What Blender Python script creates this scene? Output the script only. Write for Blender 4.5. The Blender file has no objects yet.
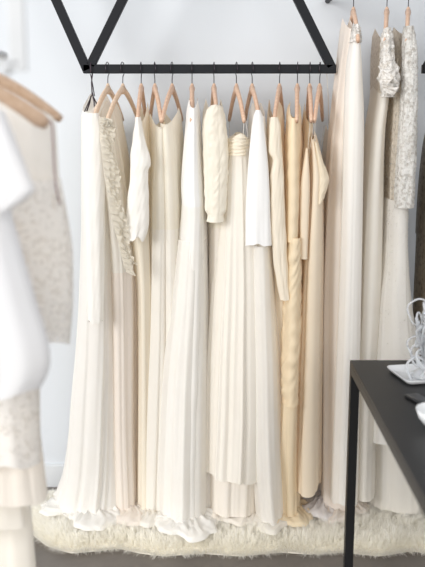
import bpy, math
import numpy as np
from mathutils import Vector
PI = math.pi
C = bpy.context.scene.collection
rng = np.random.default_rng(7)

# ------------------------------------------------------------------ camera model (metres; rail plane at Y=0, camera at Y=-3.3)
H, D, F = 1.676, 3.3, 850.0
PITCH = math.radians(11.6)
cp, sp = math.cos(PITCH), math.sin(PITCH)

def at(px, py, Y):
    """world X, Z seen at pixel px, py on the plane y = Y"""
    dx, dy = (px - 212.5) / F, (py - 283.5) / F
    ry, rz = cp - dy * sp, -sp - dy * cp
    k = (Y + D) / ry
    return dx * k, H + rz * k

def onz(px, py, z):
    dx, dy = (px - 212.5) / F, (py - 283.5) / F
    ry, rz = cp - dy * sp, -sp - dy * cp
    k = (z - H) / rz
    return dx * k, -D + ry * k

# ------------------------------------------------------------------ materials
def mat(name):
    m = bpy.data.materials.new(name); m.use_nodes = True
    nt = m.node_tree
    return m, nt, nt.nodes['Principled BSDF'], nt.nodes['Material Output']

def noise_bump(nt, b, scale, strength, dist=.002, kind='ShaderNodeTexNoise', stretch=None):
    tc = nt.nodes.new('ShaderNodeTexCoord')
    mp = nt.nodes.new('ShaderNodeMapping')
    if stretch: mp.inputs['Scale'].default_value = stretch
    t = nt.nodes.new(kind); t.inputs['Scale'].default_value = scale
    bp = nt.nodes.new('ShaderNodeBump'); bp.inputs['Strength'].default_value = strength
    bp.inputs['Distance'].default_value = dist
    nt.links.new(tc.outputs['Object'], mp.inputs[0]); nt.links.new(mp.outputs[0], t.inputs['Vector'])
    out = t.outputs['Distance'] if 'Voronoi' in kind else t.outputs[0]
    nt.links.new(out, bp.inputs['Height']); nt.links.new(bp.outputs[0], b.inputs['Normal'])
    return t, out, bp

def plain(name, col, rough=.6, metal=0, bump=None, spec=.5):
    m, nt, b, o = mat(name)
    b.inputs['Base Color'].default_value = (*col, 1); b.inputs['Roughness'].default_value = rough
    b.inputs['Metallic'].default_value = metal; b.inputs['Specular IOR Level'].default_value = spec
    if bump: noise_bump(nt, b, *bump)
    return m

def fabric(name, col, trans=.3, clear=0.0, sheen=.25, rough=.85, weave=420, wst=.25, lace=0, satin=0, flecks=0):
    m, nt, b, o = mat(name)
    b.inputs['Base Color'].default_value = (*col, 1)
    b.inputs['Roughness'].default_value = rough
    b.inputs['Specular IOR Level'].default_value = .2 + satin
    b.inputs['Sheen Weight'].default_value = sheen
    b.inputs['Sheen Roughness'].default_value = .4
    t, out, bp = noise_bump(nt, b, weave, wst, .0015, stretch=(1, 1, .35))
    # slow variation of the dye
    n = nt.nodes.new('ShaderNodeTexNoise'); n.inputs['Scale'].default_value = 9
    tc = nt.nodes.new('ShaderNodeTexCoord'); nt.links.new(tc.outputs['Object'], n.inputs['Vector'])
    mx = nt.nodes.new('ShaderNodeMix'); mx.data_type = 'RGBA'
    mx.inputs[6].default_value = (*col, 1)
    mx.inputs[7].default_value = (col[0] * .965, col[1] * .95, col[2] * .925, 1)
    nt.links.new(n.outputs[0], mx.inputs[0]); nt.links.new(mx.outputs[2], b.inputs['Base Color'])
    tr = nt.nodes.new('ShaderNodeBsdfTranslucent'); nt.links.new(mx.outputs[2], tr.inputs[0])
    mix = nt.nodes.new('ShaderNodeMixShader'); mix.inputs[0].default_value = trans
    nt.links.new(b.outputs[0], mix.inputs[1]); nt.links.new(tr.outputs[0], mix.inputs[2])
    last = mix
    if lace:
        # floral lace: worm-like threads from voronoi edges and rosettes
        v = nt.nodes.new('ShaderNodeTexVoronoi'); v.feature = 'DISTANCE_TO_EDGE'; v.inputs['Scale'].default_value = lace
        v2 = nt.nodes.new('ShaderNodeTexVoronoi'); v2.inputs['Scale'].default_value = lace * .42
        nn = nt.nodes.new('ShaderNodeTexNoise'); nn.inputs['Scale'].default_value = lace * .5
        wm = nt.nodes.new('ShaderNodeMixRGB'); wm.inputs[0].default_value = .06
        nt.links.new(tc.outputs['Object'], wm.inputs[1]); nt.links.new(nn.outputs[1], wm.inputs[2])
        nt.links.new(wm.outputs[0], v.inputs['Vector']); nt.links.new(wm.outputs[0], v2.inputs['Vector'])
        lt = nt.nodes.new('ShaderNodeMath'); lt.operation = 'LESS_THAN'; lt.inputs[1].default_value = .16
        nt.links.new(v.outputs['Distance'], lt.inputs[0])
        l2 = nt.nodes.new('ShaderNodeMath'); l2.operation = 'LESS_THAN'; l2.inputs[1].default_value = .30
        nt.links.new(v2.outputs['Distance'], l2.inputs[0])
        ad = nt.nodes.new('ShaderNodeMath'); ad.operation = 'MAXIMUM'
        nt.links.new(lt.outputs[0], ad.inputs[0]); nt.links.new(l2.outputs[0], ad.inputs[1])
        mr = nt.nodes.new('ShaderNodeMapRange'); mr.inputs[3].default_value = .28; mr.inputs[4].default_value = 0
        nt.links.new(ad.outputs[0], mr.inputs[0])
        tp = nt.nodes.new('ShaderNodeBsdfTransparent')
        m2 = nt.nodes.new('ShaderNodeMixShader'); nt.links.new(mr.outputs[0], m2.inputs[0])
        nt.links.new(mix.outputs[0], m2.inputs[1]); nt.links.new(tp.outputs[0], m2.inputs[2]); last = m2
        nt.links.new(ad.outputs[0], bp.inputs['Height']); bp.inputs['Strength'].default_value = .8
        bp.inputs['Distance'].default_value = .0015
    elif clear:
        tp = nt.nodes.new('ShaderNodeBsdfTransparent')
        m2 = nt.nodes.new('ShaderNodeMixShader'); m2.inputs[0].default_value = clear
        nt.links.new(mix.outputs[0], m2.inputs[1]); nt.links.new(tp.outputs[0], m2.inputs[2]); last = m2
    nt.links.new(last.outputs[0], o.inputs[0])
    return m

def sequin(name, c1, c2, scale=260, metal=.25, rough=.3, trans=.12, thr=.55):
    m, nt, b, o = mat(name)
    t, out, bp = noise_bump(nt, b, scale, .9, .003, 'ShaderNodeTexVoronoi')
    cr = nt.nodes.new('ShaderNodeValToRGB')
    cr.color_ramp.elements[0].position = .25; cr.color_ramp.elements[0].color = (*c1, 1)
    cr.color_ramp.elements[1].position = thr; cr.color_ramp.elements[1].color = (*c2, 1)
    n = nt.nodes.new('ShaderNodeTexNoise'); n.inputs['Scale'].default_value = scale * .3; n.inputs['Detail'].default_value = 4
    tc = nt.nodes.new('ShaderNodeTexCoord'); nt.links.new(tc.outputs['Object'], n.inputs['Vector'])
    nt.links.new(n.outputs[0], cr.inputs[0]); nt.links.new(cr.outputs[0], b.inputs['Base Color'])
    b.inputs['Roughness'].default_value = rough; b.inputs['Metallic'].default_value = metal
    tr = nt.nodes.new('ShaderNodeBsdfTranslucent'); nt.links.new(cr.outputs[0], tr.inputs[0])
    mix = nt.nodes.new('ShaderNodeMixShader'); mix.inputs[0].default_value = trans
    nt.links.new(b.outputs[0], mix.inputs[1]); nt.links.new(tr.outputs[0], mix.inputs[2])
    nt.links.new(mix.outputs[0], o.inputs[0])
    return m

def wood(name, a, b_):
    m, nt, b, o = mat(name)
    tc = nt.nodes.new('ShaderNodeTexCoord'); mp = nt.nodes.new('ShaderNodeMapping')
    mp.inputs['Scale'].default_value = (6, 60, 60)
    n = nt.nodes.new('ShaderNodeTexNoise'); n.inputs['Scale'].default_value = 2.2; n.inputs['Detail'].default_value = 5
    cr = nt.nodes.new('ShaderNodeValToRGB'); cr.color_ramp.elements[0].position = .3; cr.color_ramp.elements[1].position = .7
    cr.color_ramp.elements[0].color = (*a, 1); cr.color_ramp.elements[1].color = (*b_, 1)
    nt.links.new(tc.outputs['Object'], mp.inputs[0]); nt.links.new(mp.outputs[0], n.inputs['Vector'])
    nt.links.new(n.outputs[0], cr.inputs[0]); nt.links.new(cr.outputs[0], b.inputs['Base Color'])
    b.inputs['Roughness'].default_value = .42
    return m

M = dict(
    wall=plain('wall_paint', (.675, .705, .74), .85, bump=(30, .05, .002)),
    trim=plain('trim_paint', (.70, .72, .74), .45),
    black=plain('black_steel', (.006, .007, .010), .55, bump=(300, .15, .0005), spec=.25),
    table=plain('black_table', (.012, .012, .013), .42, bump=(200, .1, .0005), spec=.35),
    hook=plain('dark_hook', (.06, .05, .06), .3, .9),
    wood=wood('hanger_wood', (.60, .38, .26), (.74, .52, .38)),
    wood2=wood('pale_hanger_wood', (.68, .50, .36), (.80, .62, .47)),
    wood3=wood('near_hanger_wood', (.62, .42, .28), (.76, .56, .41)),
    white=fabric('white_chiffon', (.975, .96, .93), .25),
    warm=fabric('warm_white_chiffon', (.965, .935, .875), .28),
    ivory=fabric('ivory_chiffon', (.965, .925, .83), .28),
    cream=fabric('cream_silk', (.96, .90, .78), .28, satin=.1),
    crisp=fabric('crisp_white_cotton', (.96, .96, .96), .15),
    poplin=fabric('white_poplin', (.86, .865, .885), .2),
    champagne=fabric('champagne_satin', (.93, .815, .65), .22, rough=.5, satin=.3),
    peach=fabric('peach_silk', (.965, .825, .60), .25, rough=.55, satin=.25),
    straw=fabric('straw_silk', (.88, .78, .61), .2, rough=.6, satin=.2),
    blush=fabric('blush_chiffon', (.95, .88, .81), .25),
    lilac=fabric('lilac_grey_chiffon', (.83, .80, .795), .2),
    greige=fabric('greige_tulle', (.88, .85, .81), .2, clear=.1),
    sheer=fabric('sheer_white_tulle', (.97, .955, .925), .25, clear=.18),
    lace=fabric('ecru_lace', (1.0, .945, .83), .3, lace=110, wst=.4),
    bigl=fabric('corded_lace', (.97, .955, .93), .25, lace=34),
    nude=fabric('nude_lining', (.955, .905, .835), .25),
    bead=sequin('ivory_beading', (.68, .62, .54), (.93, .90, .86), 240, .08, .32),
    silver=sequin('silver_beading', (.50, .45, .39), (.88, .86, .82), 280, .12, .28),
    beige=sequin('beige_beading', (.50, .43, .34), (.80, .73, .63), 240, .1, .4),
    bronze=sequin('bronze_sequin', (.07, .055, .04), (.30, .25, .19), 200, .4, .35, .03),
    grey=plain('grey_metal', (.56, .57, .58), .4),
    ribbon=fabric('satin_ribbon', (.88, .86, .84), .3, clear=.35, satin=.3),
    blackr=plain('black_ribbon', (.035, .02, .03), .6),
    plum=plain('plum_piping', (.22, .10, .12), .6),
    fur=None, china=plain('white_china', (.85, .86, .87), .25),
    phone=plain('black_glass', (.01, .01, .012), .3),
)
# fur
m, nt, b, o = mat('sheepskin_fur')
b.inputs['Base Color'].default_value = (.99, .975, .93, 1); b.inputs['Roughness'].default_value = .8
b.inputs['Sheen Weight'].default_value = .3
tr = nt.nodes.new('ShaderNodeBsdfTranslucent'); tr.inputs[0].default_value = (.99, .975, .93, 1)
mix = nt.nodes.new('ShaderNodeMixShader'); mix.inputs[0].default_value = .5
nt.links.new(b.outputs[0], mix.inputs[1]); nt.links.new(tr.outputs[0], mix.inputs[2]); nt.links.new(mix.outputs[0], o.inputs[0])
M['fur'] = m
M['pelt'] = plain('pelt', (.86, .82, .73), .9)
# floor: worn grey-brown concrete
m, nt, b, o = mat('concrete_floor')
tc = nt.nodes.new('ShaderNodeTexCoord')
n = nt.nodes.new('ShaderNodeTexNoise'); n.inputs['Scale'].default_value = 3; n.inputs['Detail'].default_value = 8; n.inputs['Roughness'].default_value = .65
cr = nt.nodes.new('ShaderNodeValToRGB'); cr.color_ramp.elements[0].position = .3; cr.color_ramp.elements[1].position = .72
cr.color_ramp.elements[0].color = (.115, .10, .088, 1); cr.color_ramp.elements[1].color = (.20, .178, .157, 1)
nt.links.new(tc.outputs['Object'], n.inputs['Vector']); nt.links.new(n.outputs[0], cr.inputs[0])
nt.links.new(cr.outputs[0], b.inputs['Base Color']); b.inputs['Roughness'].default_value = .55
M['floor'] = m
# clear glass
m, nt, b, o = mat('clear_glass')
b.inputs['Base Color'].default_value = (.95, .97, 1, 1); b.inputs['Roughness'].default_value = .06
b.inputs['Transmission Weight'].default_value = .55; b.inputs['IOR'].default_value = 1.45
M['glass'] = m

# ------------------------------------------------------------------ object helpers
def link(o, parent=None):
    C.objects.link(o)
    if parent is not None: o.parent = parent
    return o

def mesh_np(name, v, f, m, parent=None, smooth=True, ngon=4):
    me = bpy.data.meshes.new(name)
    v = np.asarray(v, dtype=np.float32)
    if parent is not None and parent.get('_base') is not None:
        v = v - np.array(parent['_base'], dtype=np.float32)
    f = np.asarray(f, dtype=np.int32)
    me.vertices.add(len(v)); me.vertices.foreach_set('co', v.ravel())
    k = f.shape[1]
    me.loops.add(f.size); me.loops.foreach_set('vertex_index', f.ravel())
    me.polygons.add(len(f)); me.polygons.foreach_set('loop_start', np.arange(0, f.size, k, dtype=np.int32))
    me.polygons.foreach_set('loop_total', np.full(len(f), k, dtype=np.int32))
    me.polygons.foreach_set('use_smooth', np.full(len(f), smooth))
    me.materials.append(m); me.update(calc_edges=True); me.validate()
    return link(bpy.data.objects.new(name, me), parent)

def tag(o, label, cat, group=None):
    o['label'] = label; o['category'] = cat
    if group: o['group'] = group
    return o

def empty(name, loc, label, cat, group=None):
    o = link(bpy.data.objects.new(name, None)); o.location = loc; o.empty_display_size = .05
    o['_base'] = list(loc)
    return tag(o, label, cat, group)

class MB:
    """collects boxes, tubes, surfaces of revolution in world coordinates"""
    def __init__(s): s.v = []; s.f = []
    def add(s, v, f):
        n = len(s.v); s.v += [tuple(map(float, p)) for p in v]; s.f += [tuple(i + n for i in q) for q in f]
    def tube(s, pts, r, n=10, sq=False, up=None, flat=1.0, caps=True):
        pts = [Vector(p) for p in pts]; R = r if hasattr(r, '__len__') else [r] * len(pts)
        if sq: n = 4
        vs = []; prev = None
        for i, p in enumerate(pts):
            t = (pts[min(i + 1, len(pts) - 1)] - pts[max(i - 1, 0)]).normalized()
            if up is not None: a = Vector(up)
            elif prev is not None: a = prev
            else: a = Vector((0, 0, 1)) if abs(t.z) < .9 else Vector((0, 1, 0))
            a = (a - t * a.dot(t)).normalized(); bb = t.cross(a); prev = a
            for k in range(n):
                th = 2 * PI * (k + (.5 if sq else 0)) / n
                rr = R[i] * (math.sqrt(2) if sq else 1)
                vs.append(p + a * math.cos(th) * rr + bb * math.sin(th) * rr * flat)
        fs = [(i * n + k, i * n + (k + 1) % n, (i + 1) * n + (k + 1) % n, (i + 1) * n + k) for i in range(len(pts) - 1) for k in range(n)]
        if caps: fs += [tuple(reversed(range(n))), tuple((len(pts) - 1) * n + k for k in range(n))]
        s.add(vs, fs)
    def box(s, a, b):
        x0, y0, z0 = a; x1, y1, z1 = b
        s.add([(x0,y0,z0),(x1,y0,z0),(x1,y1,z0),(x0,y1,z0),(x0,y0,z1),(x1,y0,z1),(x1,y1,z1),(x0,y1,z1)],
              [(0,3,2,1),(4,5,6,7),(0,1,5,4),(1,2,6,5),(2,3,7,6),(3,0,4,7)])
    def lathe(s, prof, c, n=28):
        vs = [(c[0] + r * math.cos(2*PI*k/n), c[1] + r * math.sin(2*PI*k/n), c[2] + z) for r, z in prof for k in range(n)]
        s.add(vs, [(i*n+k, i*n+(k+1)%n, (i+1)*n+(k+1)%n, (i+1)*n+k) for i in range(len(prof)-1) for k in range(n)])
    def build(s, name, m, parent=None, smooth=True, bevel=0):
        base = Vector(parent['_base']) if parent is not None and parent.get('_base') is not None else Vector((0,0,0))
        me = bpy.data.meshes.new(name); me.from_pydata([Vector(v) - base for v in s.v], [], s.f)
        for p in me.polygons: p.use_smooth = smooth
        me.materials.append(m)
        o = link(bpy.data.objects.new(name, me), parent)
        if bevel:
            md = o.modifiers.new('bevel', 'BEVEL'); md.width = bevel; md.segments = 2
        return o

# ------------------------------------------------------------------ cloth tubes
def ss(x, a, b):
    t = np.clip((x - a) / (b - a), 0, 1); return t * t * (3 - 2 * t)

def interp(rows, n, nr=None):
    rows = np.array(rows, float)
    t = np.linspace(rows[0, 0], rows[-1, 0], n)
    out = [t]
    # monotone cubic (pchip-like)
    x = rows[:, 0]
    for c in range(1, rows.shape[1]):
        y = rows[:, c]; h = np.diff(x); d = np.diff(y) / h
        m_ = np.zeros(len(x))
        if len(x) > 2:
            for i in range(1, len(x) - 1):
                m_[i] = 0 if d[i-1] * d[i] <= 0 else 2 * d[i-1] * d[i] / (d[i-1] + d[i])
        m_[0] = d[0]; m_[-1] = d[-1]
        i = np.clip(np.searchsorted(x, t, 'right') - 1, 0, len(x) - 2)
        u = (t - x[i]) / h[i]
        out.append((2*u**3-3*u**2+1)*y[i] + (u**3-2*u**2+u)*h[i]*m_[i] + (-2*u**3+3*u**2)*y[i+1] + (u**3-u**2)*h[i]*m_[i+1])
    return np.array(out)

RUGZ = .064
def cloth(name, rows, m, parent, near=None, Yc=0.0, b=.18, Yb=None, bb=None, amp=(.001, .012), k=(9, 23, 41),
          shoulder=.0, ns=200, nt=110, seed=0, puddle=0, hemwob=0.0, ruch=0.0, phi=0.0, floor=None, wrink=0.0, close=False, amp_pow=1.0, split=None, names=('bodice', 'skirt'), m2=None, trail=.55):
    """Hanging cloth tube.  rows: (py, xl, xr) outline in the photo read at the near face of the garment;
    Yc/b = depth centre / half depth at the top, Yb/bb = at the bottom, phi = swivel of the hanger."""
    r = np.random.default_rng(seed * 77 + 5)
    R = interp(rows, nt); k = tuple(max(2, int(round(q * .74))) for q in k); puddle = min(puddle, .045)
    amp = (amp[0], amp[1] * 1.12)
    py, xl, xr = R
    t = (py - py[0]) / (py[-1] - py[0])
    Yb = Yc if Yb is None else Yb; bb = b if bb is None else bb
    yc = Yc + (Yb - Yc) * ss(t, 0, 1); bd = b + (bb - b) * ss(t, 0, 1)
    yref = yc - .6 * bd
    dx = (xl - 212.5) / F, (xr - 212.5) / F; dy = (py - 283.5) / F
    ry = cp - dy * sp; rz = -sp - dy * cp; kk = (yref + D) / ry
    XL = dx[0] * kk; XR = dx[1] * kk; Z = H + rz * kk
    L = 0
    if puddle:
        npd = 26
        app = lambda a: np.concatenate([a, np.full(npd, a[-1])])
        XL, XR, yc, bd = map(app, (XL, XR, yc, bd))
        Z = np.concatenate([Z, Z[-1] - np.linspace(0, puddle, npd + 1)[1:]])
        t = np.concatenate([t, 1 + np.linspace(0, .15, npd + 1)[1:]])
    n = len(Z)
    # superellipse resampled to even arc length
    th0 = np.linspace(0, 2 * PI, 721)
    S = np.linspace(0, 1, ns, endpoint=False)
    V = np.zeros((n, ns, 3)); nph = [r.uniform(0, 2 * PI, 6) for _ in k]
    wa = r.uniform(.020, .034); wp = r.uniform(0, 2 * PI, 4)
    tot = [r.uniform(0, 2 * PI, 8) for _ in range(3)]
    for i in range(n):
        a = max((XR[i] - XL[i]) / 2, .002); c = (XR[i] + XL[i]) / 2; B = bd[i]
        u = a * np.sign(np.cos(th0)) * np.abs(np.cos(th0)) ** .85; v = B * np.sign(np.sin(th0)) * np.abs(np.sin(th0)) ** .85
        arc = np.concatenate([[0], np.cumsum(np.hypot(np.diff(u), np.diff(v)))]); per = arc[-1]
        uu = np.interp(S * per, arc, u); vv = np.interp(S * per, arc, v)
        du = np.roll(uu, -1) - np.roll(uu, 1); dv = np.roll(vv, -1) - np.roll(vv, 1); ln = np.hypot(du, dv) + 1e-9
        nu, nv = dv / ln, -du / ln
        ti = min(t[i], 1.0)
        A = amp[0] + (amp[1] - amp[0]) * ti ** amp_pow
        A = min(A, a * .55 + .001)
        Sw = S + wa * np.sin(2*PI*(2*S) + wp[0] + .5*ti) + wa*.45*np.sin(2*PI*5*S + wp[1] - .4*ti) + wa*.2*np.sin(2*PI*11*S + wp[2])
        f = 0
        for j, kj in enumerate(k):
            ph = nph[j]
            g = 2*PI*kj*Sw + ph[0] + (.35*math.sin(2.3*ti + ph[1]) + .15*math.sin(6*ti + ph[2])) * (1 + j)
            w = (1.0, .50, .20)[min(j, 2)]
            # each pleat fades in and out along the fall
            env = .5 + .5 * np.sin(2*PI*(kj//4 + 1)*S + ph[3] + 2.2*ti) * np.cos(2*PI*(kj//6 + 2)*S - 1.3*ti + ph[4])
            env = .25 + env
            rg = np.sin(g) + .35 * np.sin(2*g + 1.1)
            rg2 = .8 - 1.9 * np.exp(-((1 + np.cos(g)) / .5))
            f = f + w * env * (.45 * rg + .55 * rg2)
        off = A * f
        if ruch:
            off = off + ruch * np.sin(80*ti + 5*np.sin(2*PI*3*S + tot[0][1]) + 2.2*np.sin(2*PI*8*S + 9*ti + tot[0][2])) * (.6 + .4*np.sin(2*PI*4*S + 11*ti))
        if wrink:
            off = off + wrink * (np.sin(2*PI*5*S + 17*ti + tot[1][0]) * np.sin(2*PI*3*S - 23*ti + tot[1][1]) + .6*np.sin(2*PI*9*S+31*ti + tot[1][2]) * np.sin(2*PI*4*S + 13*ti))
        uu = uu + nu * off; vv = vv + nv * off
        z = np.full(ns, Z[i])
        if shoulder:
            z = z + shoulder * (1 - np.clip(np.abs(vv) / B, 0, 1)) * (1 - ss(np.array([ti]), 0, .3)[0])
        if hemwob:
            z = z + hemwob * ss(np.array([ti]), .7, 1)[0] * (np.sin(2*PI*3*S + tot[2][0]) + .5*np.sin(2*PI*7*S + tot[2][1]) + .25 * f)
        cphi, sphi = math.cos(phi), math.sin(phi)
        X = c + uu * cphi + vv * sphi * -1.0
        Y = yc[i] + uu * sphi + vv * cphi
        if puddle or floor is not None:
            fz = RUGZ if floor is None else floor
            ex = np.clip(fz + .006 - z, 0, None)
            # cloth that reaches the rug runs outwards over it
            ox = nu * cphi - nv * sphi; oy = nu * sphi + nv * cphi
            oy = np.where(oy > 0, oy * .15, oy)
            hh = .007 + .005*np.sin(2*PI*14*S + tot[0][3] + 30*ex) + .003*np.sin(2*PI*29*S + 40*ex + tot[0][5])
            wav = ex * (.55 + .45 * np.sin(2*PI*7*S + tot[0][0])) 
            X = X + ox * wav * .55; Y = Y + oy * wav
            z = np.where(ex > 0, fz + np.maximum(hh, 0.003) * np.clip(ex / .02, 0, 1) + .002, z)
        V[i, :, 0] = X; V[i, :, 1] = np.minimum(Y, .272); V[i, :, 2] = z
    if split is not None:
        q = int(np.searchsorted(py, split)); 
        for nm, sl, mm in ((names[0], V[:q+1], m), (names[1], V[q:], m2 or m)):
            k_ = len(sl); idx = np.arange(k_ * ns).reshape(k_, ns); a_ = idx[:-1]; b_ = idx[1:]
            mesh_np(nm, sl.reshape(-1, 3), np.stack([a_, np.roll(a_, -1, 1), np.roll(b_, -1, 1), b_], -1).reshape(-1, 4), mm, parent)
        return
    idx = np.arange(n * ns).reshape(n, ns)
    a_ = idx[:-1]; b_ = idx[1:]
    Fc = np.stack([a_, np.roll(a_, -1, 1), np.roll(b_, -1, 1), b_], -1).reshape(-1, 4)
    if close:
        V = V.reshape(-1, 3); ctr = V[:ns].mean(0) + np.array([0, 0, .002]); V = np.vstack([V, ctr]); j = np.arange(ns)
        cap = np.stack([np.full(ns, len(V)-1), np.full(ns, len(V)-1), (j+1) % ns, j], -1)[:, 1:]
        cap = np.stack([np.full(ns, len(V)-1), (j+1) % ns, j, j], -1)
        # degenerate quads avoided: use pairs of triangles as quads over two segments
        j2 = np.arange(0, ns, 2); cap = np.stack([np.full(len(j2), len(V)-1), (j2+2) % ns, j2+1, j2], -1)
        Fc = np.vstack([Fc, cap])
    return mesh_np(name, V.reshape(-1, 3), Fc, m, parent)

def train(parent, m, c, pts, seed=0, h=.016, rise=.03, name='train', ns=150, nr=44):
    """cloth of the hem lying rumpled on the fleece; c and pts are photo pixels read on the rug's surface"""
    r = np.random.default_rng(seed * 13 + 3); z0 = RUGZ + .004
    cx, cy = onz(*c, z0); P = np.array([onz(*p, z0) for p in pts]); 
    a = np.arctan2(P[:, 1] - cy, P[:, 0] - cx); R = np.hypot(P[:, 1] - cy, P[:, 0] - cx); o_ = np.argsort(a); a = a[o_]; R = R[o_]
    th = np.linspace(-PI, PI, ns, endpoint=False)
    Rt = np.interp(th, np.concatenate([a - 2*PI, a, a + 2*PI]), np.tile(R, 3))
    for _ in range(5): Rt = (np.roll(Rt, 1) + Rt * 2 + np.roll(Rt, -1)) / 4
    ph = r.uniform(0, 2*PI, 12)
    Rt = Rt * (1 + .07*np.sin(5*th + ph[0]) + .04*np.sin(12*th + ph[1]) + .02*np.sin(23*th + ph[11]))
    V = np.zeros((nr, ns, 3))
    for i in range(nr):
        q = (i / (nr - 1)); rr = Rt * max(q, .02)
        X = cx + rr*np.cos(th); Y = cy + rr*np.sin(th)
        w = np.sin(2*PI*(X*13 + .4*np.sin(Y*21 + ph[2])) + ph[3] + 4*np.sin(th*3 + ph[4])) 
        w2 = 1 - np.abs(np.sin(th*11 + ph[5] + 3.2*q + 1.6*np.sin(th*3 + ph[6]) + 5*np.sin(X*31 + ph[9])*.3))**.6
        w3 = np.sin(th*27 + ph[7] + 5*q + 2*np.sin(Y*60 + ph[10]))
        e = math.sin(PI * min(q, 1)**.8) if q < 1 else 0
        z = z0 + rise*.6*(1-q)**1.3 + h*(.18*(w+1) + .85*w2 + .16*w3)*(.35 + .65*e)*(1 - .6*ss(np.array([q]), .85, 1)[0])
        z = z - .010*ss(np.array([q]), .93, 1)[0]
        V[i, :, 0] = X + .004*np.sin(40*Y + ph[8]); V[i, :, 1] = np.minimum(Y, .27); V[i, :, 2] = np.maximum(z, .035)
    idx = np.arange(nr*ns).reshape(nr, ns); a_ = idx[:-1]; b_ = idx[1:]
    return mesh_np(name, V.reshape(-1, 3), np.stack([a_, b_, np.roll(b_, -1, 1), np.roll(a_, -1, 1)], -1).reshape(-1, 4), m, parent)

def beads(name, src, count, rad, m, parent, seed=1, zmin=-9, zmax=9, yfront=9):
    """little glass beads sewn over the cloth of src (one mesh: nobody could count them)"""
    r = np.random.default_rng(seed); me = src.data
    co = np.empty(len(me.vertices)*3, np.float32); me.vertices.foreach_get('co', co); co = co.reshape(-1, 3)
    no = np.empty(len(me.vertices)*3, np.float32); me.vertices.foreach_get('normal', no); no = no.reshape(-1, 3)
    base = np.array(parent['_base']) if parent.get('_base') is not None else 0
    par2 = src.parent
    wz = co[:, 2] + base[2]
    ids = np.where((wz > zmin) & (wz < zmax) & (co[:, 1] < yfront))[0]
    ids = r.choice(ids, min(count, len(ids)), replace=False)
    oc = np.array([(1,0,0),(0,1,0),(-1,0,0),(0,-1,0),(0,0,1),(0,0,-1)], float)
    tri = np.array([(0,1,4),(1,2,4),(2,3,4),(3,0,4),(1,0,5),(2,1,5),(3,2,5),(0,3,5)])
    rr = rad * r.uniform(.6, 1.4, len(ids))
    sgn = np.where(no[ids, 1:2] > 0, -1, 1)
    V = (co[ids] + no[ids]*sgn*rr[:, None]*.5)[:, None, :] + oc[None] * rr[:, None, None]
    T = (tri[None] + (np.arange(len(ids))*6)[:, None, None]).reshape(-1, 3)
    o = mesh_np(name, V.reshape(-1, 3) + (base if parent.get('_base') is not None else 0), T, m, parent)
    o['kind'] = 'stuff'
    return o

def frill(name, path, wid, m, parent, seed=0, waves=9, amp=.012, n=160, nw=10):
    """gathered ruffle running down a path of (px, py, Y, width m)"""
    r = np.random.default_rng(seed)
    P = np.array([(*at(a, b_, Y), Y) for a, b_, Y in path])   # X Z Y
    tt = np.linspace(0, 1, len(P)); t = np.linspace(0, 1, n)
    X, Z, Y = (np.interp(t, tt, P[:, i]) for i in range(3))
    V = np.zeros((n, nw, 3)); ph = r.uniform(0, 6, 5)
    for j in range(nw):
        q = j / (nw - 1); w = wid * q * (.75 + .25*np.sin(2*PI*3*t + ph[0]))
        a = amp * q
        V[:, j, 0] = X - wid*.4 + w + a * np.sin(2*PI*waves*t + ph[1]) * .8
        V[:, j, 1] = Y - .004 - a * np.cos(2*PI*waves*1.5*t + ph[2] + q) - .006*q
        V[:, j, 2] = Z + a * np.sin(2*PI*waves*1.3*t + ph[3] + 2*q) - q*.012
    idx = np.arange(n*nw).reshape(n, nw)
    Fc = np.stack([idx[:-1, :-1], idx[:-1, 1:], idx[1:, 1:], idx[1:, :-1]], -1).reshape(-1, 4)
    return mesh_np(name, V.reshape(-1, 3), Fc, m, parent)

# ------------------------------------------------------------------ the room
WY = .30
def struct(name, mb, m, **kw):
    o = mb.build(name, m, smooth=False, **kw); o['kind'] = 'structure'; return o
mb = MB(); mb.box((-3.2, -4.6, -.08), (3.2, WY, 0)); struct('floor', mb, M['floor'])
mb = MB(); mb.box((-3.2, WY, -.08), (3.2, WY + .12, 3.1)); struct('wall_back', mb, M['wall'])
mb = MB(); mb.box((-3.2, WY - .016, 0), (3.2, WY, .100)); mb.box((-3.2, WY - .011, .100), (3.2, WY, .106)); struct('baseboard_back', mb, M['trim'])

# ------------------------------------------------------------------ triangular steel racks
TH = .0165
def strut(parent, a, b, name, extra=0):
    mb = MB(); mb.tube([a, b], TH, sq=True, up=(0, 1, 0)); return mb.build(name, M['black'], parent, smooth=False, bevel=.002)
RZ = at(212, 69, 0)[1]
xa, xb = at(88, 69, 0)[0], at(331, 69, 0)[0]
apx, apz = at(210, -179, 0)
rack = empty('triangular_clothes_rack', (0, 0, RZ), 'black steel triangle rack whose flat bottom rail carries the wooden hangers', 'clothes rack', 'black triangle racks')
strut(rack, (xa - .017, 0, RZ), (xb + .018, 0, RZ), 'rail')
strut(rack, (xa + .010, 0, RZ + .012), (apx, 0, apz), 'strut')
strut(rack, (xb, 0, RZ + .008), (apx, 0, apz), 'strut')
lx, lz = at(57, 0, 0); sl = (lx - xa) / (lz - RZ)
strut(rack, (xa - .002, 0, RZ - .006), (xa + sl * (apz - RZ), 0, apz), 'strut')
for x in (apx, xa + sl * (apz - RZ)):
    mb = MB(); mb.tube([(x, -.01, apz), (x, WY, apz)], .012); mb.build('wall_standoff', M['black'], rack)
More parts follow.
